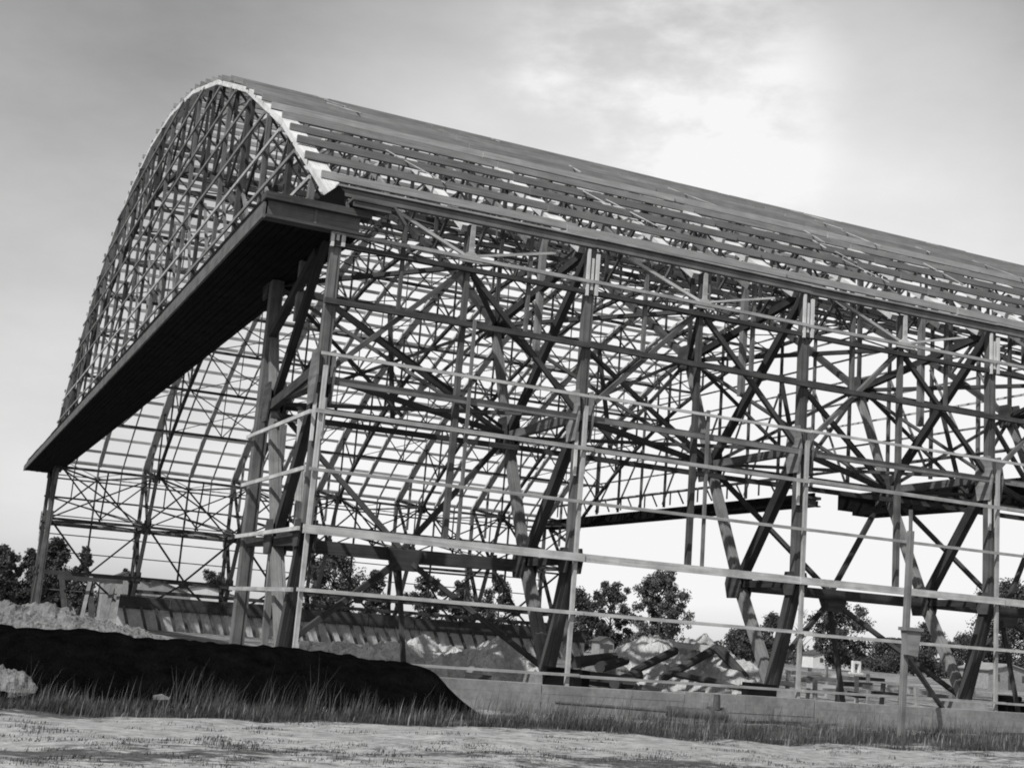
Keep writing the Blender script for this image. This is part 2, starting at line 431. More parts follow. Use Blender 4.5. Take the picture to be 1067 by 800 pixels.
# ------------------------------------------------------------------ scaffold along the near wall
scf = thing('scaffold', 'pale light scaffold of thin poles and long rails along the near side of the hangar', 'scaffold', (40, 44.4, GZ))
ys = 44.42
for x in BX:
    MB().beam((x-.12, ys, GZ), (x-.05, ys, 10.6), .15, .14, (0, 1, 0)).build('pole', PALE, scf)
for x, z0, z1 in zip(XM, (4.9, 4.9, 4.9, 4.9, 4.9, 4.9), (13.2, 11.2, 8.3, 9, 11, 9)):
    MB().beam((x+.3, ys, z0), (x+.26, ys, z1), .12, .11, (0, 1, 0)).build('pole', MID, scf)
for z, w in ((11.0, .11), (8.9, .15), (6.9, .12), (2.68, .13), (.4, .1)):
    b = MB(); xs = [11.9]+BX[1:]
    for k in range(NB):
        o = .025 if k % 2 else -.025
        b.beam((xs[k], ys-.14+o, z+rng.uniform(-.04, .04)), (xs[k+1]+.3, ys-.14+o, z+rng.uniform(-.04, .04)), .08, w, (0, 0, 1), .02)
    b.build('rail', PALE, scf)
b = MB()
for k in range(NB):
    o = .03 if k % 2 else -.03
    b.beam((BX[k]-.3, ys-.15+o, 4.78), (BX[k+1]+.2, ys-.15+o, 4.78), .1, .3, (0, 0, 1), .02)
b.build('rail', PALE, scf)
for z in (8.9, 6.9, 4.8, 2.7):                                # rails turning the corner to the jamb column
    MB().beam((11.75, ys-.1, z-.02), (11.65, 53.6, z), .09, .14, (0, 0, 1)).build('rail', PALE, scf)
for j in range(6):                                            # plank staging in the first bay
    MB().beam((12.0, 44.75+j*.36, 4.86+.02*(j % 2)), (22.9, 44.75+j*.36, 4.86+.02*(j % 2)), .33, .07).build('plank', MID, scf)
for j in range(3):
    MB().beam((BX[2]-.5, 44.75+j*.4, 4.88), (BX[2]+9, 44.75+j*.4, 4.86), .33, .07).build('plank', MID, scf)

# ------------------------------------------------------------------ foundation wall in front
b = MB()
for k in range(12):
    x = 9+k*6; top = .07+rng.uniform(-.03, .05)
    for z0, z1 in ((GZ-.3, -.56), (-.555, -.26), (-.255, top)):
        d = rng.uniform(-.02, .02); b.box((x+rng.uniform(0, .02), 43.3+d, z0), (x+5.97+rng.uniform(-.02, .02), 43.9, z1))
tag(b.build('foundation_wall', CONC), 'low pale concrete foundation wall running along the near side of the hangar', 'wall')

# far retaining wall with raking props
rw = thing('retaining_wall', 'boarded retaining wall with slanting dark props at the far side of the hangar floor', 'wall', (48, 150.5, GZ))
b = MB()
for k in range(int(58/1.0)):
    x = 20.5+k; b.box((x, 150.4, GZ-.2), (x+.97, 150.5+rng.uniform(0, .04), 1.25+rng.uniform(-.05, .05)))
b.build('boarding', BOARDW, rw)
b = MB()
for k in range(10): b.box((20.5+k*5.8, 150.1, 1.25), (26.2+k*5.8, 150.55, 2.6+.1*(k % 3)))
b.build('top_boards', DARK, rw)
x = 21.2
while x < 78:
    MB().beam((x, 150.15, 1.5), (x+.75+rng.uniform(-.15, .15), 149.2, GZ), .3, .26, (0, 1, 0)).build('raking_prop', DARK, rw)
    x += rng.uniform(1.25, 1.9)

# ------------------------------------------------------------------ ground
def fbm(x, y, s, o=4):
    return noise.fractal(Vector((x*s, y*s, 3.1)), 1.0, 2.0, o)
def axis(segs):
    out = []
    for a, b_, st in segs:
        v = a
        while v < b_-1e-6: out.append(v); v += st
    out.append(segs[-1][1]); return out
gx = axis([(-2500, -300, 550), (-300, -20, 40), (-20, 64, .7), (64, 200, 17), (200, 400, 50), (400, 3000, 650)])
gy = axis([(-200, 10, 30), (10, 47, .55), (47, 160, 6), (160, 400, 40), (400, 4000, 900)])
vs = []; fs = []
for y in gy:
    for x in gx:
        n = 0
        if -20 <= x <= 64 and 10 <= y <= 47: n = .10*fbm(x, y, .35, 5)+.12*fbm(x, y, .09, 2)
        vs.append((x, y, GZ+n))
W_ = len(gx)
for j in range(len(gy)-1):
    for i in range(W_-1): fs.append((j*W_+i, j*W_+i+1, (j+1)*W_+i+1, (j+1)*W_+i))
me = bpy.data.meshes.new('ground'); me.from_pydata(vs, [], fs); me.polygons.foreach_set('use_smooth', [True]*len(fs)); me.update()
m, nt, bs = mat('sandy_ground')
tc = nt.nodes.new('ShaderNodeTexCoord'); ob = tc.outputs['Object']
n1 = tex(nt, ob, .22, 6, .62, (.55, 1.6, 1)); n2 = tex(nt, ob, 3.0, 5, .7, (.7, 1.3, 1)); n3 = tex(nt, ob, 14, 3)
sand = mul(nt, ramp(nt, n2, [(.25, .10), (.5, .27), (.7, .44)]), ramp(nt, n3, [(.3, .75), (.6, 1)]))
turf = ramp(nt, n2, [(.3, .03), (.7, .10)])
sx = nt.nodes.new('ShaderNodeSeparateXYZ'); nt.links.new(ob, sx.inputs[0])
# wheel tracks: bare sand between about 30 and 34 m, turf either side
mr = nt.nodes.new('ShaderNodeMapRange'); mr.inputs[1].default_value = 0; mr.inputs[2].default_value = 100; nt.links.new(sx.outputs[1], mr.inputs[0])
band = ramp(nt, mr.outputs[0], [(.20, .14), (.25, .10), (.27, .16), (.298, .27), (.33, .25), (.352, -.0), (.404, 0), (.42, .26), (.5, .3), (1, .12)])
ad = nt.nodes.new('ShaderNodeMath'); ad.operation = 'ADD'; nt.links.new(band, ad.inputs[0]); nt.links.new(n1, ad.inputs[1])
ad2 = nt.nodes.new('ShaderNodeMath'); ad2.operation = 'MULTIPLY_ADD'; ad2.inputs[1].default_value = .65; nt.links.new(n2, ad2.inputs[0]); nt.links.new(ad.outputs[0], ad2.inputs[2])
mask = ramp(nt, ad2.outputs[0], [(.88, 0), (1.08, 1)])
mx = nt.nodes.new('ShaderNodeMix'); mx.data_type = 'RGBA'; nt.links.new(mask, mx.inputs[0]); nt.links.new(turf, mx.inputs[6]); nt.links.new(sand, mx.inputs[7])
nt.links.new(mx.outputs[2], bs.inputs['Base Color'])
bp = nt.nodes.new('ShaderNodeBump'); bp.inputs['Strength'].default_value = .7; bp.inputs['Distance'].default_value = .08
nt.links.new(n2, bp.inputs['Height']); nt.links.new(bp.outputs[0], bs.inputs['Normal'])
me.materials.append(m)
go = bpy.data.objects.new('ground', me); COL.objects.link(go); structure(go)

# ------------------------------------------------------------------ heaps and the black bank
def heap(name, cx, cy, rx, ry, hgt, mt, label, cat, seed, ridged=.25, z0=GZ, nx=150, ny=84, group=None):
    vs = []; fs = []
    for j in range(ny+1):
        for i in range(nx+1):
            a = -1+2*i/nx; c = -1+2*j/ny
            x = cx+a*rx; y = cy+c*ry
            warp = .16*noise.noise(Vector((x*.35, y*.35, seed*3.3)))
            rr = (a*a+c*c)**.5+warp
            prof = max(0, 1-rr); prof = prof*(1.35-.35*prof)
            nz = noise.fractal(Vector((x*.45+seed*9, y*.45, seed)), 1.0, 2.0, 3)
            h_ = hgt*prof*(1+ridged*nz)+min(1, prof*5)*(.2*noise.fractal(Vector((x*1.6, y*1.6, seed+4)), .8, 2, 5)+.22*max(0, noise.noise(Vector((x*2.9, y*2.9, seed)))-.1)+.09*noise.noise(Vector((x*7, y*7, seed))))
            vs.append((x-cx, y-cy, h_-(.25 if prof <= 0 else 0)))
    for j in range(ny):
        for i in range(nx):
            k = j*(nx+1)+i; fs.append((k, k+1, k+nx+2, k+nx+1))
    me = bpy.data.meshes.new(name); me.from_pydata(vs, [], fs); me.materials.append(mt); me.update()
    o = bpy.data.objects.new(name, me); COL.objects.link(o); place(o, (cx, cy, z0)); return tag(o, label, cat, group)

# the bank: long flat-topped ridge of cinders
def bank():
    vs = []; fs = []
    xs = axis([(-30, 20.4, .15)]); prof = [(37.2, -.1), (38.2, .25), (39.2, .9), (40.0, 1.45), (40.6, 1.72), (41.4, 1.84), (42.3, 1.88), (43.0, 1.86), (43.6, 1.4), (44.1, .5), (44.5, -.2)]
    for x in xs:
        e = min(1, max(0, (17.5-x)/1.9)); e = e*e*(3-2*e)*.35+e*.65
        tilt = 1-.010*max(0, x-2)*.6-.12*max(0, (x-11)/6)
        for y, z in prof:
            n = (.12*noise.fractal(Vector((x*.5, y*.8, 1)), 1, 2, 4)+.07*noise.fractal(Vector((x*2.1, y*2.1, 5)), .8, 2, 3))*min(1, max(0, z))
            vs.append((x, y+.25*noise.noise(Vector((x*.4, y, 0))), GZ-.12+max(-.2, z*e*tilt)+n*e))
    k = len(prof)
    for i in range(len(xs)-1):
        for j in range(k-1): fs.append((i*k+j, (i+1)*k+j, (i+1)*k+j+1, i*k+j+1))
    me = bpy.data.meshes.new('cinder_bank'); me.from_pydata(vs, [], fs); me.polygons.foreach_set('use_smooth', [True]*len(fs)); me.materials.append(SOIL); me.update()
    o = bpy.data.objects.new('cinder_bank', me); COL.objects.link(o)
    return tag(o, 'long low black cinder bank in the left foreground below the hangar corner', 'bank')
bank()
def hp(px, Y, *r): return heap('sand_heap', at(px, 690, Y).x, Y, *r)
hp(3, 38.7, 1.25, .9, .72, GSAND, 'small pale sand heap on the face of the black bank at the left edge', 'sand heap', 1, .5, GZ+.14)
hp(2, 84, 10.5, 8, 2.2, GSAND, 'broad grey sand heap left of the hangar front, before the far corner column', 'sand heap', 2, .3)
hp(92, 96, 5.5, 6, 1.6, GSAND, 'low sand heap between the two leftmost far hangar columns', 'sand heap', 3, .3)
hp(520, 58, 4.5, 6, 2.1, SAND, 'rounded sand heap just right of the end of the black bank', 'sand heap', 4, .35)
hp(430, 70, 6, 7, 1.9, SAND, 'low sand heap behind the right half of the black bank', 'sand heap', 5, .4)
hp(350, 78, 6, 7, 1.3, SAND, 'low sand heap right of the hangar corner post, behind the black bank', 'sand heap', 11, .4)
hp(702, 60, 5.2, 6, 3.3, SAND, 'tall pale sand heap littered with dark logs, middle of the near wall', 'sand heap', 6, .35)
hp(755, 55, 3.6, 5, 2.5, SAND, 'pale sand heap left of the third near-wall footing, under a leaning log', 'sand heap', 8, .35)
hp(625, 60, 3.6, 5, 1.5, GSAND, 'dark littered low sand heap right of the second near-wall footing', 'sand heap', 9, .5)

# ------------------------------------------------------------------ loose timber
def log(p, q, r_, mt, label, cat='log', name='log', sq=None, group=None):
    b = MB()
    if sq: b.beam(p, q, sq[0], sq[1])
    else: b.tube(p, q, r_, r_*.8, 9)
    return tag(b.build(name, mt, smooth=False), label, cat, group)
log(at(703, 671, 58), at(744, 676, 57), 0, PALE, 'pale squared timber lying along the top of the log-strewn sand heap', 'timber', 'timber', (.25, .3))
log(at(748, 675, 54), at(784, 714, 52.5), .26, DARK, 'dark log leaning from the heap down to the third footing', 'log')
log(at(745, 676, 56), at(692, 706, 53), .22, DARK, 'dark log slanting down the middle of the sand heap', 'log')
log(at(703, 678, 57), at(660, 699, 54), .22, DARK, 'dark log on the left shoulder of the tall sand heap', 'log')
log(at(700, 701, 52), at(740, 710, 51), .16, DARK, 'thin dark log low on the right of the sand heap', 'log')
log(at(735, 707, 51), at(775, 718, 49.5), .14, DARK, 'thin crooked dark pole near the third footing', 'log')
log(at(664, 703, 52), at(640, 712, 50), .3, DARK, 'thick short dark log at the foot of the tall heap', 'log')
log(at(600, 690, 55), at(640, 684, 57), .28, DARK, 'dark log lying left of the tall heap, beside the second footing', 'log')
log(at(612, 706, 51), at(662, 711, 50), .3, DARK, 'long dark log along the foot of the low littered heap', 'log')
log(at(625, 695, 54), at(652, 688, 56), .26, DARK, 'dark log slanting upward on the low littered heap', 'log')
log(at(484, 703, 46), at(512, 707, 45.6), 0, DARK, 'dark short timber balk on the sand right of the black bank', 'timber', 'timber', (.4, .22))
log(at(488, 699, 47), at(498, 700, 46.6), 0, MID, 'small grey block on the sand beside the dark balk', 'block', 'timber_block', (.5, .4))
log(at(567, 703, 45.6), at(612, 708, 45.4), 0, BLACK, 'black sill timber across the second near-wall footing', 'timber', 'timber', (.5, .7))
log(at(776, 718, 45.2), at(806, 721, 45.1), 0, BLACK, 'black sill timber across the third near-wall footing', 'timber', 'timber', (.5, .6))
for i, (a, c_, Y, dx, dy) in enumerate([(822, 700, 62, 30, 2), (850, 706, 66, 26, 3), (842, 714, 55, 34, 3), (876, 712, 60, 30, 1), (902, 715, 58, 26, 4), (836, 708, 60, 18, -3), (868, 704, 70, 22, 3),
        (893, 706, 72, 26, 2), (925, 715, 62, 30, 3), (860, 719, 54, 20, 1), (815, 711, 57, 14, 3), (910, 722, 53, 24, 2), (945, 720, 60, 26, 2), (968, 724, 58, 24, 2), (985, 718, 66, 30, 3), (880, 721, 54, 18, 4)]):
    p, q = at(a, c_, Y), at(a+dx, c_+dy, Y+rng.uniform(-2, 2)); p.z = max(p.z, GZ+.15); q.z = max(q.z, GZ+.12)
    log(p, q, 0, (PALE, MID, PALE, DARK)[i % 4], 'short board lying in the scattered timber beyond the foundation wall, right of centre', 'board', 'board', (.45, .22), 'boards scattered beyond the foundation wall')
for i, (a, c_, Y) in enumerate([(832, 714, 54), (850, 718, 52), (872, 717, 53), (893, 713, 58), (918, 719, 54), (938, 722, 53), (842, 703, 64), (862, 698, 74), (905, 709, 66), (956, 724, 54), (990, 727, 54), (820, 705, 58)]):
    p = at(a, c_, Y); h_ = rng.uniform(.5, 1.0); b = MB()
    z0 = GZ
    b.beam((p.x, p.y, z0), (p.x+rng.uniform(-.15, .15), p.y, max(p.z+h_*.5, z0+.7)), .16, .18)
    tag(b.build('stub_stake', (MID, PALE)[i % 2]), 'short upright stake among the scattered boards beyond the foundation wall', 'stake', 'stub stakes among the boards')

for i in range(26):
    p = at(rng.uniform(600, 700) if i < 16 else rng.uniform(720, 790), rng.uniform(694, 714), rng.uniform(49, 53)); a = rng.uniform(-.5, .6); L = rng.uniform(.5, 1.5)
    p.z = GZ+rng.uniform(.35, .95) if i % 3 else GZ+rng.uniform(.2, .5)
    log(p, p+Vector((L*math.cos(a), rng.uniform(-.3, .3), L*math.sin(a)*.5)), 0, (DARK, BLACK, DARK, MID)[i % 4], 'short broken timber offcut strewn over the sand heaps between the second and third footings', 'offcut', 'timber_offcut', (.3, .2), 'offcuts strewn over the sand heaps')
for i, (px, w) in enumerate([(72, .5), (86, .35), (99, .5), (111, .4), (121, .3)]):
    p = at(px, 630, 128); q = at(px+(-8, 9, -5, 7, 4)[i], 598+3*i, 132)
    log((p.x, p.y, GZ+.2), q, 0, (DARK, MID, DARK, STAIN, MID)[i], 'board leaning upright behind the left sand heap, between the two leftmost far columns', 'board', 'leaning_board', (w, .2), 'boards leaning behind the left sand heap')
log(at(60, 601, 130), at(128, 606, 130), 0, DARK, 'dark horizontal rail on the leaning boards behind the left sand heap', 'rail', 'timber_rail', (.3, .4))

for i, (px, py, L, a) in enumerate([(585, 738, 2.2, .1), (640, 741, 1.4, -.3), (775, 752, 2.6, .05), (845, 755, 1.6, .3), (985, 766, 2.4, .1), (1035, 764, 1.5, -.2), (530, 735, 1.5, .4)]):
    p = ground_at(px, py, GZ+.12); log(p, p+Vector((L*math.cos(a), L*math.sin(a), rng.uniform(-.03, .12))), 0, (MID, STAIN, DARK)[i % 3], 'weathered board lying in the grass at the foot of the low foundation wall', 'board', 'dropped_board', (.22, .1), 'boards dropped in front of the foundation wall')

# pipe and fitting in front of the foundation wall
p = ground_at(683, 741); q = ground_at(727, 746)
pp = thing('pipe', 'dark iron pipe with a flanged fitting on its end lying by the foundation wall', 'pipe', (p+q)/2)
P1 = Vector((25.9, 42.7, GZ+.3)); P2 = Vector((27.6, 42.6, GZ+.27)); ax = (P2-P1).normalized()
MB().tube(P1-ax*4.5, P1, .06, .06, 12).build('thin_pipe', IRON, pp); MB().tube(P1, P2, .2, .2, 16).build('barrel', IRON, pp)
b = MB(); b.tube(P2, P2+ax*.12, .3, .3, 16); b.tube(P2+ax*.6, P2+ax*.72, .3, .3, 16); b.tube(P2+ax*.12, P2+ax*.6, .2, .2, 14); b.tube(P2+ax*.35+Vector((0, 0, .2)), P2+ax*.35+Vector((0, 0, .75)), .14, .12, 10)
b.build('flange', IRON, pp)
# marker post with a box
st = ground_at(938, 771)
sp = thing('marker_post', 'pale upright post with a tapered wooden box and a leaning brace, right foreground', 'post', st)
z_top = at(949, 553, st.y).z; z_box = at(941, 658, st.y).z
tx = at(949, 553, st.y).x
dirn = Vector((tx-st.x, 0, z_top-GZ)); pt = lambda z: Vector((st.x+dirn.x*(z-GZ)/dirn.z, st.y, z))
MB().beam((st.x, st.y, GZ-.3), pt(z_top), .19, .19, (0, 1, 0)).build('post', MID, sp)
c = pt(z_box); c.y -= .28
b = MB(); b.poly([c+Vector((a, 0, z)) for a, z in ((-.34, .05), (.34, .05), (.2, -.85), (-.22, -.8))], (0, 1, 0), .3); b.box((c.x-.4, c.y-.22, c.z+.05), (c.x+.4, c.y+.22, c.z+.17)); b.build('box', MID, sp)
e = ground_at(996, 758)
MB().beam(pt(z_box-.75)+Vector((.1, .1, 0)), (e.x, e.y, GZ), .16, .14).build('brace', MID, sp)
# small block in the grass
p = ground_at(166, 733); b = MB(); b.poly([(p.x+a, p.y, z) for a, z in ((-.24, GZ-.1), (.26, GZ-.1), (.22, GZ+.2), (.05, GZ+.27), (-.2, GZ+.22))], (0, 1, 0), .3)
tag(b.build('stone_block', CONC), 'small pale stone block in the grass before the black bank', 'block')

# ------------------------------------------------------------------ far sheds
def shed(px, py_base, Y, w, d, h_, rh, label, wm, rm, name='shed', door=True, rot=0):
    p = at(px, py_base, Y); x, y = p.x, Y
    t = thing(name, label, 'shed', (x, y, GZ))
    b = MB(); b.box((x-w/2, y-d/2, GZ-.3), (x+w/2, y+d/2, GZ+h_)); b.poly([(x-w/2, y-d/2+.02, GZ+h_), (x+w/2, y-d/2+.02, GZ+h_), (x, y-d/2+.02, GZ+h_+rh)], (0, 1, 0), .06); b.build('wall', wm, t)
    b = MB()
    for s in (-1, 1): b.beam((x+s*(w/4+.15), y-d/2-.3, GZ+h_+rh/2), (x+s*(w/4+.15), y+d/2+.3, GZ+h_+rh/2), math.hypot(w/2+.4, rh), .16, (s*rh/(w/2), 0, 1), 0)
    b.build('roof', rm, t)
    b = MB(); b.box((x-.5, y-d/2-.06, GZ), (x+.5, y-d/2+.01, GZ+min(2.1, h_*.85))); b.build('door', ROOFD, t)
    b = MB()
    for s in (-1, 1): b.box((x+s*w*.3-.4, y-d/2-.05, GZ+h_*.45), (x+s*w*.3+.4, y-d/2+.01, GZ+h_*.8))
    b.build('window', ROOFD, t)
    return t
shed(627, 690, 225, 3.2, 3, 2.4, .8, 'small grey shed among the dark trees right of the second near-wall footing', WALLG, ROOFD)
shed(127, 625, 235, 7.5, 6, 6.2, 1.6, 'tall narrow grey shed between the two leftmost far columns', WALLG, ROOFD)
shed(160, 633, 260, 12, 8, 5.2, 2, 'low grey shed right of the tall narrow shed', WALLG, ROOFD)
shed(206, 634, 280, 16, 8, 5.5, 2, 'long pale shed behind the far wall, left of the door column', WHITE, ROOFD)
shed(1037, 722, 150, 8.5, 6, 2.7, .9, 'pale wide hut at the right edge beyond the foundation wall', WALLG, WALLG, 'hut')
shed(860, 700, 260, 12, 6, 3.0, 1.5, 'long low pale shed under the trees right of the third post', WHITE, ROOFD)
b = MB(); p = at(893, 699, 200); b.box((p.x-.9, 200, GZ), (p.x-.5, 200.6, GZ+2.4)); b.box((p.x+.5, 200, GZ), (p.x+.9, 200.6, GZ+2.2)); b.box((p.x-.88, 200.02, GZ+1.9), (p.x+.8, 200.58, GZ+2.42)); b.box((p.x-1.5, 200.03, GZ), (p.x+1.5, 200.57, GZ+.35))
tag(b.build('white_frame', WHITE), 'small white arched frame standing far off under the round tree', 'frame')
for (px, py, Y, lab) in ((1049, 727, 70, 'dark crate beside the right edge, nearer of the two beyond the wall'), (1056, 738, 58, 'dark squat crate right behind the foundation wall at the right edge')):
    p = at(px, py, Y); b = MB(); b.box((p.x-.7, p.y-.6, GZ-.1), (p.x+.7, p.y+.6, GZ+1.05))
    for k in range(3): b.box((p.x-.74, p.y-.66, GZ+.08+k*.34), (p.x+.74, p.y-.6, GZ+.32+k*.34))
    tag(b.build('crate', BLACK), lab, 'crate')
# hanging stage at the far wall
p, q = at(432, 590, 146), at(514, 597, 146); hs = thing('hanging_stage', 'dark plank stage hung between far columns, seen under the near staging', 'stage', (p+q)/2)
for k in range(3): MB().beam(p+Vector((0, k*.5, k*.45-.5)), q+Vector((0, k*.5, k*.5-.5)), .5, .22).build('plank', DARK, hs)
MB().beam(q+Vector((0, 0, 2.2)), q+Vector((.2, 0, -1.1)), .5, .4).build('end_post', DARK, hs)

# ------------------------------------------------------------------ trees
def tree(px, py_top, wpx, Y, label, kind='round', leaf=LEAF, dens=1.0, base_frac=.18, seed=0, name='tree', cat='tree', group='trees beyond the hangar'):
    r_ = random.Random(seed+int(px)); top = at(px, py_top, Y); x, H = top.x, top.z-GZ
    rad = abs(at(px+wpx*.6, py_top, Y).x-x)
    t = thing(name, label, cat, (x, Y, GZ), group)
    b = MB()
    segs = 5; pts = [Vector((x, Y, GZ-.3))]
    for k in range(1, segs+1): pts.append(Vector((x+r_.uniform(-.02, .02)*H, Y+r_.uniform(-.02, .02)*H, GZ+H*.86*k/segs)))
    tr = max(.12, H*.022)
    for k in range(segs): b.tube(pts[k], pts[k+1], tr*(1-k/(segs+.6)), tr*(1-(k+1)/(segs+.6)), 7)
    blobs = []
    nb = int(58*dens)+8
    lobes = [(r_.uniform(0, 6.283), r_.uniform(.3, .95), r_.uniform(.7, 1.25)) for _ in range(5)]
    for k in range(nb):
        f = base_frac+(1-base_frac)*((k+.5)/nb)*r_.uniform(.9, 1.0)
        g_ = (f-base_frac)/(1-base_frac)
        if kind == 'round': pr = math.sin(math.pi*min(1, .16+.86*g_))**.6*(.75+.4*noise.noise(Vector((f*5, seed, 0))))
        else: pr = (.32+.68*math.sin(math.pi*min(1, max(.08, g_*.9+.05))))*r_.uniform(.5, 1.15)
        a = r_.uniform(0, 6.283); az = min(lobes, key=lambda l: abs(math.sin((a-l[0])/2))+abs(l[1]-g_))
        d = rad*max(.06, pr)*math.sqrt(r_.uniform(.12, 1))*az[2]*.9
        c_ = Vector((x+math.cos(a)*d, Y+math.sin(a)*d, GZ+H*f*.97)); s_ = rad*(r_.uniform(.10, .22) if kind == 'open' else r_.uniform(.12, .28))
        blobs.append((c_, s_))
        if k % 2 == 0:
            z0 = min(.84, max(.12, f-.18)); b0 = Vector((x, Y, GZ+H*z0)); b.tube(b0, c_, tr*.3, tr*.08, 5)
    b.build('trunk', BARK, t)
    lm = MB(); ls = .23
    for c_, s_ in blobs:
        n = int(165*(.6+.4*dens))
        for k in range(n):
            d = Vector((r_.gauss(0, 1), r_.gauss(0, 1), r_.gauss(0, .75)))
            d = d.normalized()*s_*r_.uniform(.25, 1.12)
            p_ = c_+d
            if p_.z > GZ+H: p_.z = GZ+H-r_.uniform(0, .5)
            nn = Vector((r_.gauss(0, 1), r_.gauss(0, 1), r_.gauss(.4, 1))).normalized(); a_ = nn.orthogonal().normalized(); bb = nn.cross(a_); q_ = ls*r_.uniform(.6, 1.4)
            i = len(lm.v); lm.v += [p_-a_*q_, p_+bb*q_*.6, p_+a_*q_, p_-bb*q_*.6]; lm.f.append((i, i+1, i+2, i+3))
    if kind != 'bare': lm.build('crown', leaf, t)
    return t
T = [(6, 566, 46, 235, 'tree at the left edge of the photo, dark and round crowned', 'round', LEAF, 1.3),
     (34, 571, 34, 245, 'dark tree left of the far corner column, second from the left edge', 'round', LEAF, 1.1),
     (62, 559, 52, 240, 'tallest dark tree of the left cluster, right behind the far corner column', 'round', LEAF, 1.4),
     (91, 569, 32, 236, 'rightmost round tree of the left cluster', 'round', LEAF, 1.0),
     (136, 591, 20, 300, 'small airy tree behind the tall narrow shed', 'open', LEAF, .6),
     (224, 593, 34, 300, 'small tree left of the pale door column', 'open', LEAF, .9),
     (352, 566, 66, 240, 'big dark tree seen just right of the hangar corner post', 'round', LEAF, 1.5),
     (392, 592, 34, 250, 'dark tree under the near staging, right of the big dark tree', 'round', LEAF, .9),
     (445, 598, 40, 260, 'tree behind the retaining wall below the gap in the staging', 'open', LEAF, .9),
     (482, 602, 34, 262, 'bushy tree behind the far wall, under the hanging stage', 'round', LEAF, .9),
     (522, 598, 36, 260, 'dark bushy tree left of the second near-wall leg', 'round', LEAF, .9),
     (600, 610, 44, 240, 'dark tree directly right of the second near-wall post', 'round', LEAF, 1.1),
     (638, 604, 42, 245, 'dark upright tree left of the tall airy tree', 'open', LEAF, 1.3),
     (691, 591, 52, 225, 'tall airy tree with gaps of sky, alone between the second and third posts', 'open', LEAF2, 1.5),
     (775, 652, 40, 240, 'low dark tree left of the third near-wall leg', 'round', LEAF, .9),
     (806, 636, 30, 250, 'dark tree just behind the third near-wall leg', 'round', LEAF, .9),
     (877, 627, 54, 230, 'round dark tree with slim trunk under the ledge brace, right of centre', 'open', LEAF, 1.4),
     (928, 664, 56, 260, 'low wide dark tree left of the marker post', 'round', LEAF, 1.0),
     (968, 648, 40, 235, 'dark tree right of the marker post, behind the fourth near-wall leg', 'round', LEAF, 1.1),
     (1004, 658, 30, 250, 'small dark tree left of the big tree at the right edge', 'round', LEAF, .8),
     (1050, 602, 66, 200, 'biggest dark tree, at the right edge of the photo', 'round', LEAF, 1.9)]
for k, (px, pt_, wp, Y, lab, kd, lf, dn) in enumerate(T): tree(px, pt_, wp, Y, lab, kd, lf, dn, .05 if kd == 'round' else .12, seed=k*17)
tree(836, 626, 26, 240, 'bare thin dead tree right of the third post', 'bare', LEAF, .9, .3, 91, 'dead_tree')
# distant hedge of bushes closing the view
r_ = random.Random(5); lm = MB()
for k in range(560):
    px = r_.uniform(-60, 1130); Y = r_.uniform(275, 330); p = at(px, 640, Y); h_ = r_.uniform(2.2, 5.2); s_ = r_.uniform(1.6, 3.4)
    for j in range(42):
        q_ = Vector((p.x+r_.gauss(0, s_), Y+r_.gauss(0, s_), GZ+h_*r_.random()**.7)); nn = Vector((r_.gauss(0, 1), r_.gauss(0, 1), r_.gauss(.4, 1))).normalized(); a_ = nn.orthogonal().normalized(); bb = nn.cross(a_); w_ = r_.uniform(.35, .75)
        i = len(lm.v); lm.v += [q_-a_*w_, q_+bb*w_*.6, q_+a_*w_, q_-bb*w_*.6]; lm.f.append((i, i+1, i+2, i+3))
o = lm.build('distant_hedge', LEAF); o['kind'] = 'stuff'; tag(o, 'dark far hedge and scrub along the horizon behind the hangar', 'hedge')

# ------------------------------------------------------------------ grass
def blades(name, n, region, hfun, wd, mt, label, seed, thr):
    r_ = random.Random(seed); b = MB(); k = 0; tries = 0
    while k < n and tries < n*12:
        tries += 1
        x, y = region(r_); d = noise.fractal(Vector((x*.45, y*.9, seed)), 1, 2, 4)
        if d < thr(x, y)+r_.gauss(0, .12): continue
        h_ = hfun(x, y, r_)*(.45+1.25*max(0, .35+noise.fractal(Vector((x*.9+40, y*1.2, seed)), 1, 2, 3))); a = r_.uniform(0, 6.283); w_ = wd*r_.uniform(.6, 1.5)
        z = GZ+.1*fbm(x, y, .35, 5)+.12*fbm(x, y, .09, 2)-.03
        lean = Vector((math.cos(a), math.sin(a), 0))*h_*r_.uniform(.05, .5)+Vector((.12*h_, 0, 0)); sd = Vector((math.cos(a+1.6), math.sin(a+1.6), 0))*w_
        p = Vector((x, y, z)); m_ = p+lean*.4+Vector((0, 0, h_*.6)); t_ = p+lean+Vector((0, 0, h_))
        i = len(b.v); b.v += [p-sd, p+sd, m_+sd*.7, m_-sd*.7, t_]; b.f += [(i, i+1, i+2, i+3), (i+3, i+2, i+4)]; k += 1
    o = b.build(name, mt); o['kind'] = 'stuff'; return tag(o, label, 'grass')
def strip(r_):
    x = r_.uniform(-6, 54); y = r_.uniform(34.0, 43.1 if x > 19 else 37.8); return x, y
blades('rough_grass', 100000, strip, lambda x, y, r_: r_.uniform(.04, .32)*(1 if y < 39 else .9), .007, GRASS, 'dark rough grass strip between the sandy track and the hangar', 3, lambda x, y: -.04 if y < 40.3 or x < 18 else .14)
def weeds(r_):
    x = r_.gauss(10.5, 4.5) if r_.random() < .6 else r_.uniform(-1, 30); return x, r_.uniform(35.2, 37.6)
blades('tall_weeds', 3000, weeds, lambda x, y, r_: r_.uniform(.25, 1.0), .005, WEED, 'tall thin weeds rising in front of the black bank', 8, lambda x, y: .2)
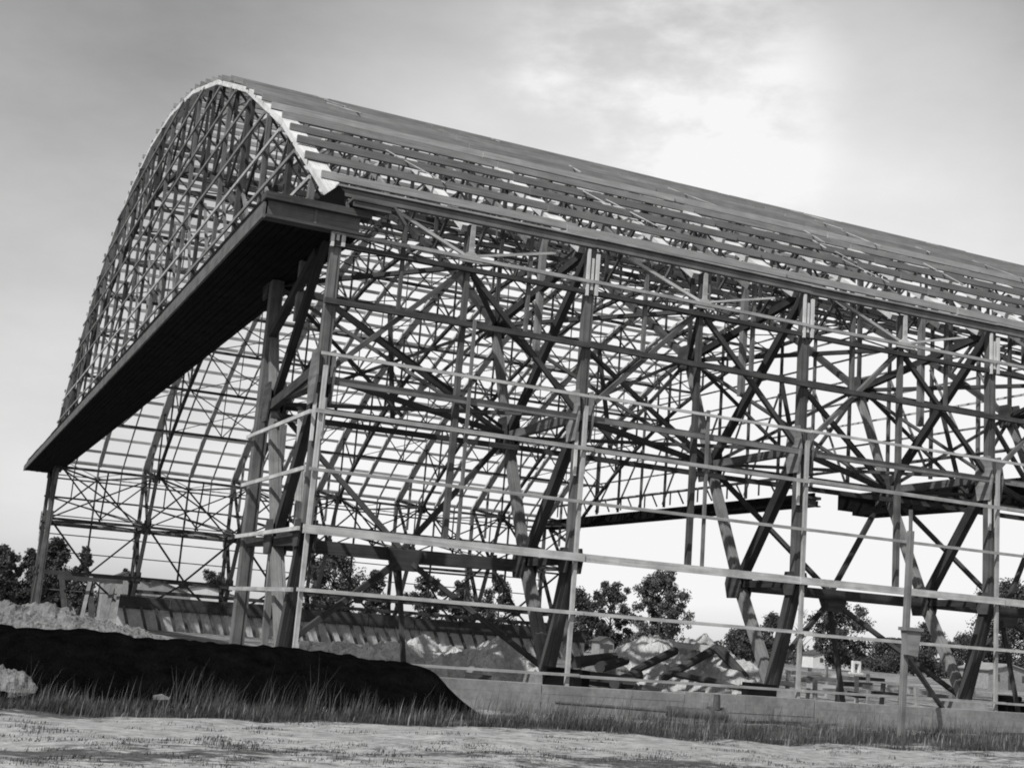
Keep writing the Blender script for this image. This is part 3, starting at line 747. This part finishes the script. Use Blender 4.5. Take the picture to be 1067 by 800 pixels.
blades('dry_grass', 2600, strip, lambda x, y, r_: r_.uniform(.2, .5), .011, STRAW, 'pale dry stalks scattered through the rough grass', 12, lambda x, y: .05)
def weeds2(r_): return r_.uniform(18, 54), r_.uniform(35.5, 42.9)
blades('kerb_weeds', 5200, weeds2, lambda x, y, r_: r_.uniform(.25, .85), .006, WEED, 'ragged weeds and seed heads in front of the low foundation wall', 21, lambda x, y: .12)
def fore(r_): return r_.uniform(-4, 42), r_.uniform(20, 34.5)
blades('short_turf', 70000, fore, lambda x, y, r_: r_.uniform(.02, .085), .009, GRASS, 'short patchy turf along the sandy track in the foreground', 15, lambda x, y: -.12 if y < 29 else .3)

# ------------------------------------------------------------------ light and sky
SUN = Vector((-.56, -.36, .75)).normalized()
EL = math.asin(SUN.z); ROT = math.atan2(SUN.x, SUN.y)
sl = bpy.data.lights.new('sun', 'SUN'); sl.energy = 5.0; sl.angle = R(.6); sl.color = (1, .995, .985)
so = bpy.data.objects.new('sun', sl); COL.objects.link(so); so.rotation_mode = 'QUATERNION'; so.rotation_quaternion = SUN.to_track_quat('Z', 'Y'); so.location = (-30, -30, 60)
wd = bpy.data.worlds.new('World'); sc.world = wd; wd.use_nodes = True; nt = wd.node_tree
bg = nt.nodes['Background']; bg.inputs[1].default_value = .1
sk = nt.nodes.new('ShaderNodeTexSky'); sk.sky_type = 'NISHITA'; sk.sun_disc = False; sk.sun_elevation = EL; sk.sun_rotation = ROT; sk.dust_density = 2
bw = nt.nodes.new('ShaderNodeRGBToBW'); nt.links.new(sk.outputs[0], bw.inputs[0])
tc = nt.nodes.new('ShaderNodeTexCoord'); gen = tc.outputs['Generated']
def mth(op, a, b_=None, c_=None):
    n = nt.nodes.new('ShaderNodeMath'); n.operation = op
    for k, v in enumerate((a, b_, c_)):
        if v is None: continue
        if isinstance(v, (int, float)): n.inputs[k].default_value = v
        else: nt.links.new(v, n.inputs[k])
    return n.outputs[0]
def dirdot(px, py):
    d = (rt*((px-533.5)/FPX)-up*((py-400)/FPX)+fw).normalized()
    n = nt.nodes.new('ShaderNodeVectorMath'); n.operation = 'DOT_PRODUCT'; nt.links.new(gen, n.inputs[0]); n.inputs[1].default_value = d; return n.outputs['Value']
def sm(v, a, b_):
    n = nt.nodes.new('ShaderNodeMapRange'); n.interpolation_type = 'SMOOTHSTEP'; n.inputs[1].default_value = a; n.inputs[2].default_value = b_; nt.links.new(v, n.inputs[0]); return n.outputs[0]
sx = nt.nodes.new('ShaderNodeSeparateXYZ'); nt.links.new(gen, sx.inputs[0])
low = sm(sx.outputs[2], .58, .04)                             # bright haze low down
nz = tex(nt, gen, 5.0, 7, .58, (1, 1, 2.2)); nz2 = tex(nt, gen, 2.2, 5, .5, (1, 1, 2.5))
lobe = sm(dirdot(705, 165), math.cos(R(23)), 1.0)             # the bright bank of cloud right of the ridge
lobe2 = sm(dirdot(685, 115), math.cos(R(9)), 1.0)
right = sm(dirdot(760, 520), math.cos(R(27)), math.cos(R(8)))
cl = mth('ADD', mth('MULTIPLY_ADD', low, .47, .04), mth('MULTIPLY', lobe, .34))
cl = mth('ADD', cl, mth('MULTIPLY', right, .22))
cl = mth('ADD', cl, mth('MULTIPLY', lobe2, mth('MULTIPLY', sm(nz, .42, .66), .42)))
cl = mth('ADD', cl, mth('MULTIPLY_ADD', nz, .34, -.17)); cl = mth('ADD', cl, mth('MULTIPLY_ADD', nz2, .3, -.15))
cl = mth('MINIMUM', mth('MAXIMUM', cl, 0), 1.0)
base = mth('MULTIPLY', bw.outputs[0], .95)                    # clear sky, as the film saw it
val = mth('ADD', base, mth('MULTIPLY', cl, 8.0)); val = mth('MINIMUM', val, 9.3)
nt.links.new(val, bg.inputs[0])

sc.view_settings.view_transform = 'Standard'; sc.view_settings.look = 'None'; sc.view_settings.exposure = 0; sc.view_settings.gamma = 1
sc.render.engine = 'CYCLES'; sc.cycles.max_bounces = 6; sc.cycles.diffuse_bounces = 3; sc.cycles.use_denoising = True
sc.cycles.filter_width = 1.9; sc.cycles.use_preview_denoising = False
